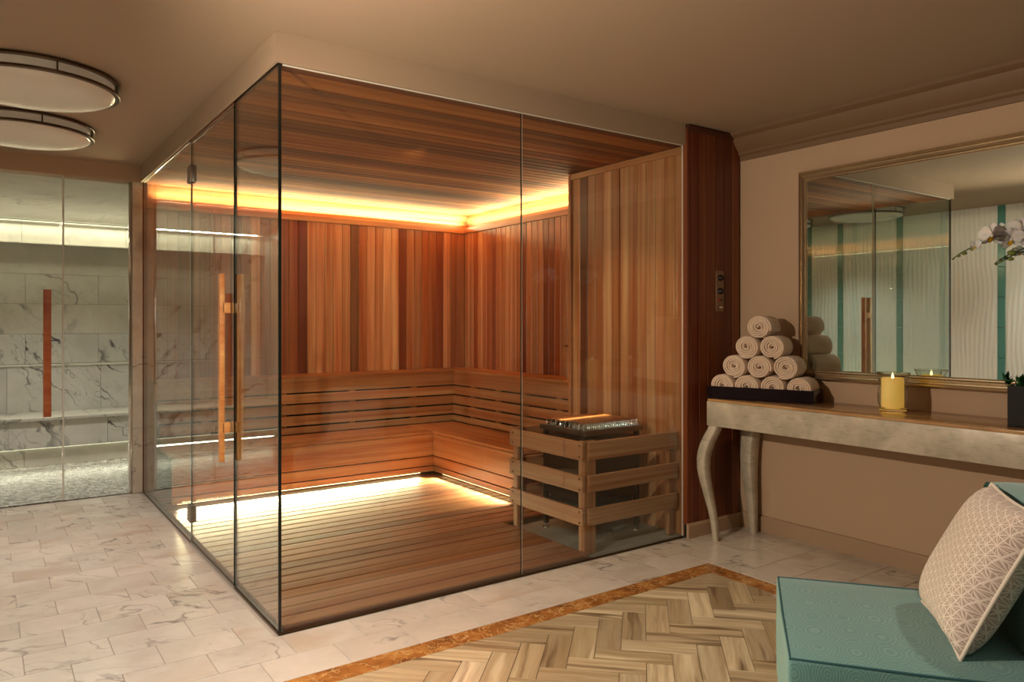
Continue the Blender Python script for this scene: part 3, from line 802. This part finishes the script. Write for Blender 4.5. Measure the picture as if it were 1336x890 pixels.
for f in ((3, 2, 1, 0), (4, 5, 6, 7), (0, 1, 5, 4), (1, 2, 6, 5), (2, 3, 7, 6), (3, 0, 4, 7)): bm.faces.new([vs[i] for i in f])
stc = link('ceiling_steam', bm_mesh(bm), None, None, M['marble_wall']); stc['kind'] = 'structure'
# wall tiles above bench
xs0 = -.60
for r in range(4):
    za = .905+r*.292; off = 0 if r % 2 else .31
    x = xs0-off
    while x < 2.1:
        a, b = max(x, LX), min(x+.62, 2.1)
        if b-a > .03: plank('marble_slab', ((a+b)/2, 8.612, za+.146), X, Z, b-a-.003, .289, .016, M['marble_bold'] if r == 0 else M['marble_wall'], swb, .001)
        x += .62
x = LX
while x < 2.1:
    b = min(x+.9, 2.1)
    plank('marble_slab', ((x+b)/2, 8.60, 2.187), X, Z, b-x-.003, .216, .012, M['marble_wall'], swb, .001); x += .9
box('cove_lip', (LX, 8.56, 2.070), (2.1, 8.60, 2.080), M['marble_wall'], swb)
sb = empty('steam_bench', (.7, 8.2, 0), 'white veined marble bench with a stone back along the steam room wall', 'bench')
x = LX
while x < 2.08:
    b = min(x+.78, 2.085)
    plank('back_slab', ((x+b)/2, 8.50, .665), X, Z, b-x-.003, .44, .02, M['marble_bold'], sb, .001)
    plank('front_slab', ((x+b)/2, 7.985, .295), X, Z, b-x-.003, .25, .02, M['marble_bold'], sb, .001)
    x += .78
box('seat_slab', (LX, 7.945, .42), (2.085, 8.50, .448), M['marble_wall'], sb, .004)
box('back_ledge', (LX, 8.475, .885), (2.085, 8.60, .903), M['marble_wall'], sb, .003)
x = LX
while x < 2.08:
    b = min(x+.9, 2.085)
    plank('plinth_slab', ((x+b)/2, 8.03, .087), X, Z, b-x-.003, .166, .02, M['marble_wall'], sb, .001); x += .9
led('light_strip', (LX+.02, 8.58, 2.291), (2.08, 8.58, 2.291), (0, .012, .003), 0, M['led_steam'], 'pale light strip along the top of the steam room back wall')
led('light_strip', (LX+.02, 8.004, .166), (2.08, 8.004, .166), (0, .004, .003), 0, M['led_steam'], 'pale light strip under the marble steam room bench')

# ------------------------------------------------------------------ sauna control
cp = empty('sauna_control', (3.765, 3.07, 1.38), 'slim brushed metal sauna control plate with two black knobs on the dark cedar pier', 'control panel')
box('plate', (3.730, 3.062, 1.375), (3.802, 3.070, 1.628), M['plate'], cp, .003)
for zc in (1.585, 1.502):
    k = link('knob', lathe([(0, .016), (.016, .016), (.019, .012), (.020, 0), (0, 0)], 20), cp, Matrix.Translation((3.766, 3.062, zc)) @ Matrix.Rotation(PI/2, 4, 'X'), M['knob'])
    for a in range(-3, 4):
        an = PI/2-a*.55
        box('tick_mark', (3.766+.027*math.cos(an)-.0012, 3.0612, zc+.027*math.sin(an)-.0012), (3.766+.027*math.cos(an)+.0012, 3.062, zc+.027*math.sin(an)+.0012), M['knob'], cp)
box('red_switch', (3.744, 3.057, 1.440), (3.765, 3.062, 1.455), M['red'], cp, .001)
box('green_switch', (3.768, 3.057, 1.440), (3.786, 3.062, 1.455), M['green'], cp, .001)
box('slot', (3.758, 3.059, 1.394), (3.788, 3.062, 1.406), M['chrome'], cp, .001)

# ------------------------------------------------------------------ ceiling lamps
def ceiling_lamp(cx, cy, label):
    r = empty('ceiling_lamp', (cx, cy, CZ), label, 'ceiling light', 'round ceiling lamps of the corridor')
    T = Matrix.Translation((cx, cy, 0)); R = .375
    def ring(z, h): return lathe([(R-.022, z-h/2), (R-.003, z-h/2), (R, z-h/4), (R, z+h/4), (R-.003, z+h/2), (R-.022, z+h/2)], 72, True)
    link('upper_ring', ring(2.499, .012), r, T, M['bronze'])
    link('lower_ring', ring(2.444, .014), r, T, M['bronze'])
    link('drum', lathe([(R-.026, 2.509), (R-.026, 2.440)], 72), r, T, M['opal'])
    pts = [((R-.022)*math.cos(a), 2.440-.048*math.sin(a)**.9) for a in [i*PI/2/12 for i in range(13)]]; pts[-1] = (0, pts[-1][1])
    link('diffuser', lathe(pts, 72), r, T, M['opal'])
    for k in range(6):
        a = k*PI/3-.32
        p = V((cx+(R-.008)*math.cos(a), cy+(R-.008)*math.sin(a), 0))
        tube('spacer', [p+Z*2.450, p+Z*2.494], .004, M['bronze'], r, 8)
    return r
ceiling_lamp(.20, 4.32, 'nearer round opal ceiling lamp with two bronze rings')
ceiling_lamp(.20, 5.39, 'farther round opal ceiling lamp with two bronze rings, by the steam room')

# ------------------------------------------------------------------ mirror
mr = empty('wall_mirror', (RX, 1.8, .97), 'large wall mirror in a stepped champagne silver frame above the console', 'mirror')
my0, my1, mz0, mz1 = .80, 2.635, .970, 2.195
prof = [(0, 0), (0, .030), (.008, .040), (.018, .042), (.022, .034), (.028, .034), (.032, .048), (.044, .050), (.050, .042), (.056, .042), (.060, .036), (.070, .030), (.072, .018), (.072, 0)]
def frame_side(a, b, inn, along):
    bm = bmesh.new(); a, b, inn, along = V(a), V(b), V(inn), V(along); c = (a+b)/2
    A = [bm.verts.new(a-c+inn*d+along*d+V((-h, 0, 0))) for d, h in prof]; B = [bm.verts.new(b-c+inn*d-along*d+V((-h, 0, 0))) for d, h in prof]
    for i in range(len(prof)-1): bm.faces.new((A[i], A[i+1], B[i+1], B[i]))
    bmesh.ops.recalc_face_normals(bm, faces=bm.faces[:])
    link('frame_rail', bm_mesh(bm), mr, Matrix.Translation(c), M['frame'])
xw = RX-.001
frame_side((xw, my0, mz0), (xw, my1, mz0), Z, Y); frame_side((xw, my0, mz1), (xw, my1, mz1), -Z, Y)
frame_side((xw, my0, mz0), (xw, my0, mz1), Y, Z); frame_side((xw, my1, mz0), (xw, my1, mz1), -Y, Z)
box('mirror_glass', (RX-.036, my0+.06, mz0+.06), (RX-.030, my1-.06, mz1-.06), M['mirror'], mr)

# ------------------------------------------------------------------ console table
ct = empty('console_table', (3.76, 1.9, 0), 'long silver-leaf console table with curved legs and honey stone top', 'table')
tx0, tx1, ty0, ty1 = 3.535, 3.960, .75, 2.975
box('tabletop', (tx0+.004, ty0+.004, .835), (tx1, ty1-.004, .850), M['onyx'], ct, .002)
box('front_apron', (tx0, ty0, .690), (tx0+.022, ty1, .8345), M['silver'], ct, .002)
box('back_apron', (tx1-.022, ty0, .690), (tx1, ty1, .8345), M['silver'], ct, .002)
box('end_apron', (tx0+.022, ty1-.022, .690), (tx1-.022, ty1, .8345), M['silver'], ct, .002)
box('end_apron', (tx0+.022, ty0, .690), (tx1-.022, ty0+.022, .8345), M['silver'], ct, .002)
def cab_leg(cx, cy, sx, sy, wide=1.0):
    st = [(.69, 0, .062), (.665, .008, .064), (.62, .030, .066), (.574, .050, .066), (.53, .063, .065), (.487, .070, .064), (.43, .071, .061), (.373, .064, .057), (.30, .048, .051), (.236, .033, .046), (.17, .018, .041), (.10, .007, .037), (.04, .001, .034), (0, 0, .033)]
    bm = bmesh.new(); rings = []
    for z, o_, w_ in st:
        ox, oy = cx+sx*o_*.35, cy+sy*o_; h = w_/2*wide; b = .006
        pl = [(-h+b, -h), (h-b, -h), (h, -h+b), (h, h-b), (h-b, h), (-h+b, h), (-h, h-b), (-h, -h+b)]
        rings.append([bm.verts.new((ox-cx+p[0], oy-cy+p[1], z)) for p in pl])
    for A, B in zip(rings, rings[1:]):
        for i in range(8): bm.faces.new((A[i], A[(i+1) % 8], B[(i+1) % 8], B[i]))
    bm.faces.new(rings[0][::-1]); bm.faces.new(rings[-1])
    bmesh.ops.recalc_face_normals(bm, faces=bm.faces[:])
    return link('leg', smooth_angle(bm_mesh(bm), 50), ct, Matrix.Translation((cx, cy, 0)), M['silver'])
cab_leg(tx0+.036, ty1-.038, -1, 1); cab_leg(tx1-.055, ty1-.055, -.3, .35, 1.3)
cab_leg(tx0+.036, ty0+.038, -1, -1); cab_leg(tx1-.055, ty0+.055, -.3, -.35, 1.3)

# ------------------------------------------------------------------ towels in a tray
TA = math.radians(18)
TR = Matrix.Translation((3.553, 2.985, 0)) @ Matrix.Rotation(TA, 4, 'Z')    # x into the depth, -y along the tray
ty = empty('towel_tray', TR @ V((.10, -.306, .85)), 'dark burgundy lacquer tray under the rolled towels', 'tray')
def tbox(name, lo, hi):
    lo, hi = V(lo), V(hi); c = (lo+hi)/2; h = (hi-lo)/2
    bm = bmesh.new(); bm_box(bm, -h, h); bmesh.ops.bevel(bm, geom=bm.edges[:], offset=.0015, segments=2, affect='EDGES')
    return link(name, smooth_angle(bm_mesh(bm)), ty, TR @ Matrix.Translation(c), M['lacquer'])
tbox('tray_base', (0, -.612, .8505), (.20, 0, .859))
tbox('side', (0, -.612, .859), (.010, 0, .925)); tbox('side', (.190, -.612, .859), (.20, 0, .925))
tbox('side', (.010, -.612, .859), (.190, -.602, .925)); tbox('side', (.010, -.010, .859), (.190, 0, .925))
def towel_mesh(seed):
    rnd = random.Random(seed); turns = 4.6; N = 150; h = .0058; L = .088
    Rm = .0640; r0 = .009; sec = [(-h, -L+.004), (-h*.55, -L), (h*.55, -L), (h, -L+.004), (h, L-.004), (h*.55, L), (-h*.55, L), (-h, L-.004)]
    bm = bmesh.new(); rings = []; ph = rnd.uniform(0, 6.28); p2 = rnd.uniform(0, 6)
    for i in range(N+1):
        s = i/N; th = ph+s*turns*2*PI; r = r0+(Rm-r0)*s**.92
        r *= 1+.03*math.sin(3*th*.37+p2)
        dx = .007*math.sin(th*1.3+p2)*(1-s)+.006*(1-s)
        ring = []
        for a, xx in sec:
            rr_ = r+a; e = dx if xx < 0 else -dx
            ring.append(bm.verts.new((xx+e, rr_*math.cos(th)*1.055, rr_*math.sin(th)*1.0)))
        rings.append(ring)
    for A, B in zip(rings, rings[1:]):
        for i in range(8): bm.faces.new((A[i], A[(i+1) % 8], B[(i+1) % 8], B[i]))
    bm.faces.new(rings[0][::-1]); bm.faces.new(rings[-1])
    bmesh.ops.recalc_face_normals(bm, faces=bm.faces[:])
    me = smooth_angle(bm_mesh(bm), 50); me.materials.append(M['towel']); return me
tms = [towel_mesh(s) for s in (1, 2, 3, 4)]
rows = [(.932, [.084, .232, .380, .528], ['first from the left in the bottom row of the towel pyramid', 'second from the left in the bottom row of the towel pyramid', 'third from the left in the bottom row of the towel pyramid', 'rightmost in the bottom row of the towel pyramid']),
        (1.048, [.158, .306, .454], ['left one in the row of three of the towel pyramid', 'middle one in the row of three of the towel pyramid', 'right one in the row of three of the towel pyramid']),
        (1.164, [.232, .380], ['left one of the upper pair in the towel pyramid', 'right one of the upper pair in the towel pyramid']),
        (1.279, [.306], ['alone on top of the towel pyramid'])]
k = 0
for z, yl, lb in rows:
    for yy, l in zip(yl, lb):
        W = TR @ Matrix.Translation((.101+random.uniform(-.006, .004), -yy, z)) @ Matrix.Rotation(random.choice([0, .1, -.1]), 4, 'X')
        o = link('rolled_towel', tms[k % 4], None, W); tag(o, 'rolled beige towel, '+l, 'towel', 'rolled towels in a pyramid on the tray'); k += 1

# ------------------------------------------------------------------ candle in glass
cx, cy = 3.745, 1.965
ch = empty('candle_holder', (cx, cy, .85), 'clear glass hurricane candle holder with a flared rim on the console', 'candle holder')
pr_o = [(0, 0), (.050, 0), (.060, .006), (.064, .018), (.060, .028), (.068, .05), (.070, .09), (.066, .13), (.064, .155), (.070, .175), (.082, .20), (.080, .201), (.067, .176), (.061, .155), (.063, .13), (.067, .09), (.065, .05), (.054, .022), (0, .018)]
link('vessel', lathe(pr_o, 48), ch, Matrix.Translation((cx, cy, .8505)), M['glass_vase'])
tube('rim', [(cx+.081*math.cos(a), cy+.081*math.sin(a), 1.051) for a in [i*2*PI/40 for i in range(40)]], .0016, M['glass_vase'], ch, 6, True)
cd = empty('candle', (cx, cy, .869), 'lit ivory pillar candle inside the glass holder', 'candle')
link('wax', lathe([(0, 0), (.050, 0), (.052, .003), (.052, .150), (.049, .157), (.043, .156), (.035, .148), (.0, .146)], 40), cd, Matrix.Translation((cx, cy, .869)), M['wax'])
tube('wick', [(cx, cy, 1.014), (cx+.001, cy, 1.024)], .0012, M['black_metal'], cd, 6)
link('flame', lathe([(0, 0), (.005, .003), (.0068, .010), (.005, .019), (.002, .028), (0, .034)], 16), cd, Matrix.Translation((cx, cy, 1.020)), M['flame'])


# ------------------------------------------------------------------ planter with succulents, orchid
px0, py1 = 3.635, 1.405; sz = .17
pl = empty('glass_planter', (px0+sz/2, py1-sz/2, .85), 'dark smoked glass cube planter with green succulents on the console', 'planter')
def shell(name, x0, y0, s, z0, z1, mat, parent, t_=.008):
    bm = bmesh.new()
    bm_box(bm, (x0, y0, z0), (x0+s, y0+s, z0+t_)); bm_box(bm, (x0, y0, z0+t_), (x0+t_, y0+s, z1)); bm_box(bm, (x0+s-t_, y0, z0+t_), (x0+s, y0+s, z1))
    bm_box(bm, (x0+t_, y0, z0+t_), (x0+s-t_, y0+t_, z1)); bm_box(bm, (x0+t_, y0+s-t_, z0+t_), (x0+s-t_, y0+s, z1))
    return link(name, bm_mesh(bm), parent, None, mat)
M['pot'] = plain('dark_glazed_pot', '141612', .06, 0, spec=.35)
shell('pot', px0, py1-sz, sz, .8505, 1.030, M['pot'], pl)
box('soil', (px0+.01, py1-sz+.01, .98), (px0+sz-.01, py1-.01, 1.010), M['soil'], pl)
def leaf_mesh(L, w_, curl=.3, th=.004):
    bm = bmesh.new(); g = []
    for i in range(7):
        s = i/6; ww = w_*math.sin(PI*min(1, s*.92+.08))**.8*(1 if s < 1 else 0.05); row = []
        for q in (-1, -.5, 0, .5, 1):
            row.append(bm.verts.new((s*L, q*ww/2, curl*L*(s**2)*.5+abs(q)*ww*.12)))
        g.append(row)
    for i in range(6):
        for q in range(4): bm.faces.new((g[i][q], g[i+1][q], g[i+1][q+1], g[i][q+1]))
    r = bmesh.ops.solidify(bm, geom=bm.faces[:], thickness=th)
    bmesh.ops.recalc_face_normals(bm, faces=bm.faces[:])
    return bm_mesh(bm, 'leaf', True)
lm = leaf_mesh(.034, .018, .5, .004); lm.materials.append(M['leaf'])
rnd = random.Random(11)
for (sx, sy, hh, ln) in ((.03, .165, .075, .02), (.05, .14, .06, .0), (.08, .12, .07, 0), (.12, .10, .08, 0), (.06, .07, .06, 0), (.11, .14, .06, 0), (.04, .04, .07, 0), (.13, .05, .06, 0)):
    bx_, by_ = px0+sx, py1-sz+sy
    top = V((bx_-.01*(ln > 0), min(by_+ln, py1+.015), 1.005+hh*.75))
    s_ = tube('stalk', [(bx_, min(by_, py1-.015), .99), ((bx_+top.x)/2, (min(by_, py1-.015)+top.y)/2, .99+hh*.5), tuple(top)], .004, M['bud'], pl, 6)
    for k in range(16):
        a = k*2.4; el = .1+.9*k/16
        pos = V((bx_, min(by_, py1-.015), .99)).lerp(top, .45+.55*k/15)
        W = Matrix.Translation(pos) @ Matrix.Rotation(a, 4, 'Z') @ Matrix.Rotation(-el, 4, 'Y')
        link('leaf', lm, s_, W)
# orchid
orc = empty('potted_orchid', (3.76, 1.08, .85), 'white orchid with arching dark stems reaching in front of the mirror', 'orchid')
shell('pot', 3.68, 1.0, .16, .8505, 1.0, M['pot'], orc)
box('soil', (3.69, 1.01, .95), (3.83, 1.15, .985), M['soil'], orc)
OX = 3.72
def stem(pix, r):
    pts = [V((3.76, 1.08, .97)), V((3.755, 1.09, 1.2)), V((3.745, 1.11, 1.42))] + [P(a, b, x=OX) for a, b in pix]
    # smooth by catmull-rom
    out = []
    for i in range(len(pts)-1):
        p0, p1, p2, p3 = pts[max(i-1, 0)], pts[i], pts[i+1], pts[min(i+2, len(pts)-1)]
        for k in range(5):
            t = k/5; out.append(.5*((2*p1)+(p2-p0)*t+(2*p0-5*p1+4*p2-p3)*t*t+(3*p1-p0-3*p2+p3)*t**3))
    out.append(pts[-1])
    return tube('stem', out, [r*(1-.5*i/len(out)) for i in range(len(out))], M['stem'], orc, 8)
stem([(1370, 335), (1345, 318), (1318, 311), (1292, 314), (1268, 323), (1254, 330), (1243, 338)], .0042)
stem([(1372, 352), (1350, 333), (1334, 329), (1318, 335), (1308, 340), (1300, 345)], .0038)
def bud(pxy, r):
    bm = bmesh.new(); bmesh.ops.create_uvsphere(bm, u_segments=12, v_segments=8, radius=r); bmesh.ops.scale(bm, vec=(1, 1.25, .85), verts=bm.verts)
    link('bud', bm_mesh(bm, 'bud', True), orc, Matrix.Translation(P(*pxy, x=OX-.004)), M['bud'])
for p_, r_ in (((1243.5, 338), .0055), ((1251, 334), .0075), ((1258, 330.5), .0105), ((1268, 325), .009), ((1320, 330), .015), ((1319, 338), .010), ((1306, 341), .006), ((1300, 345), .006)): bud(p_, r_)
pet_w = leaf_mesh(.052, .058, -.25, .0012); pet_w.materials.append(M['petal'])
pet_n = leaf_mesh(.046, .034, -.2, .0012); pet_n.materials.append(M['petal'])
lipm = leaf_mesh(.026, .022, .8, .0015); lipm.materials.append(M['petal_y'])
def flower(pxy, s, yaw, roll, dx=-.015):
    c = P(*pxy, x=OX+dx)
    # local frame: z toward viewer side (-x), y up
    F = Matrix.Translation(c) @ Matrix.Rotation(yaw, 4, 'Z') @ Matrix(((0, 0, -1, 0), (-1, 0, 0, 0), (0, 1, 0, 0), (0, 0, 0, 1))) @ Matrix.Rotation(roll, 4, 'Z') @ Matrix.Scale(s, 4)
    bm = bmesh.new(); bmesh.ops.create_uvsphere(bm, u_segments=12, v_segments=8, radius=.007); bmesh.ops.scale(bm, vec=(.8, 1.2, 1.2), verts=bm.verts)
    f = link('flower', bm_mesh(bm, 'f', True), orc, F, M['petal'])
    for a, me in ((90, pet_n), (205, pet_n), (335, pet_n), (18, pet_w), (162, pet_w)):
        link('petal', me, f, F @ Matrix.Rotation(math.radians(a), 4, 'Z') @ Matrix.Translation((.004, 0, 0 if me is pet_n else .003)))
    link('lip', lipm, f, F @ Matrix.Rotation(math.radians(-90), 4, 'Z') @ Matrix.Translation((0, 0, .006)))
flower((1273, 321), .72, -.5, .1); flower((1295, 308), 1.25, -.1, -.1); flower((1309, 304), 1.0, .35, .2, .01)
flower((1320, 313), 1.15, -.2, .15, -.02); flower((1333, 301), 1.25, .3, -.2, .0); flower((1352, 312), 1.2, .2, .1)

# ------------------------------------------------------------------ chair and cushion
ang = math.atan2(-.61, -.79)
CW = Matrix.Translation((2.209, 1.107, 0)) @ Matrix.Rotation(ang, 4, 'Z')
chr_ = empty('slipper_chair', (2.209, 1.107, 0), 'armless teal upholstered chair with an embossed fan pattern', 'chair', None, ang)
def soft_box(name, lo, hi, bev, seg, mat, parent, crown=0, sub=0, noise_=0):
    lo, hi = V(lo), V(hi); c = (lo+hi)/2; h = (hi-lo)/2
    bm = bmesh.new(); bm_box(bm, -h, h)
    bmesh.ops.subdivide_edges(bm, edges=bm.edges[:], cuts=7, use_grid_fill=True)
    for v in bm.verts:
        u = v.co
        kx, ky, kz = 1-(u.x/h.x)**2, 1-(u.y/h.y)**2, 1-(u.z/h.z)**2
        if abs(abs(u.z)-h.z) < 1e-5: v.co.z += math.copysign(crown*kx*ky, u.z)
        if abs(abs(u.x)-h.x) < 1e-5: v.co.x += math.copysign(crown*.8*kz*ky, u.x)
        if abs(abs(u.y)-h.y) < 1e-5: v.co.y += math.copysign(crown*.8*kz*kx, u.y)
    sharp = [e for e in bm.edges if e.calc_face_angle(0) > 1.0]
    bmesh.ops.bevel(bm, geom=sharp, offset=bev, segments=seg, profile=.5, affect='EDGES')
    bmesh.ops.recalc_face_normals(bm, faces=bm.faces[:])
    me = smooth_angle(bm_mesh(bm), 50)
    return link(name, me, parent, CW @ Matrix.Translation(c), mat)
# local frame: x across the chair, y from front (-.35) to back
soft_box('seat', (-.335, -.355, .09), (.335, .30, .418), .012, 3, M['teal'], chr_, .012)
soft_box('backrest', (-.335, .25, .30), (.335, .44, .800), .07, 6, M['teal'], chr_, .012)
box_l = [( -.335, -.355), (.335, -.355), (.335, .27), (-.335, .27)]
tube('piping', [CW @ V((x_, y_, .4165)) for x_, y_ in ((-.328, .26), (-.333, -.05), (-.330, -.350), (0, -.353), (.330, -.350), (.333, -.05), (.328, .26))], .0035, M['teal_dark'], chr_, 6)
for (x_, y_) in ((-.28, -.30), (.28, -.30), (-.28, .36), (.28, .36)):
    W = CW @ Matrix.Translation((x_, y_, 0))
    link('leg', lathe([(0, 0), (.016, 0), (.024, .30 if y_ > 0 else .10), (0, .30 if y_ > 0 else .10)], 16), chr_, W, M['cedar_dark'])
# cushion
cu = empty('cushion', CW @ V((0, .15, .42)), 'square beige cushion with a white star weave and cream piping leaning on the teal chair', 'cushion')
upv = (V((0, .19, .38))).normalized(); nrm_l = V((0, -upv.z, upv.y))
s_ = .213
cc = V((.018, .075, .432))+upv*s_*.97
F = CW @ (Matrix.Translation(cc) @ Matrix((V((1, 0, 0)), upv, V((1, 0, 0)).cross(upv))).transposed().to_4x4())
bm = bmesh.new(); N = 22
def edge_in(q, r): return 1-.055*(1-q*q)          # sides pulled in between the corners
def pt(i, j, sgn):
    a, b = -1+2*i/N, -1+2*j/N
    x_, y_ = a*edge_in(b, a)*s_, b*edge_in(a, b)*s_
    th_ = .078*((1-a**4)*(1-b**4))**.55
    return V((x_, y_, sgn*th_+.004*math.sin(a*5+b*3)*(1-a*a)*(1-b*b)))
G = {}
for sgn in (1, -1):
    for i in range(N+1):
        for j in range(N+1):
            if sgn == -1 and (i in (0, N) or j in (0, N)): G[(sgn, i, j)] = G[(1, i, j)]
            else: G[(sgn, i, j)] = bm.verts.new(pt(i, j, sgn))
    for i in range(N):
        for j in range(N):
            bm.faces.new([G[(sgn, i, j)], G[(sgn, i+1, j)], G[(sgn, i+1, j+1)], G[(sgn, i, j+1)]])
bmesh.ops.recalc_face_normals(bm, faces=bm.faces[:])
cov = link('cover', bm_mesh(bm, 'cushion', True), cu, F, M['star'])
per = [pt(i, 0, 1) for i in range(N)]+[pt(N, j, 1) for j in range(N)]+[pt(N-i, N, 1) for i in range(N)]+[pt(0, N-j, 1) for j in range(N)]
tube('piping', [F @ p for p in per], .0055, M['piping'], cu, 8, True)
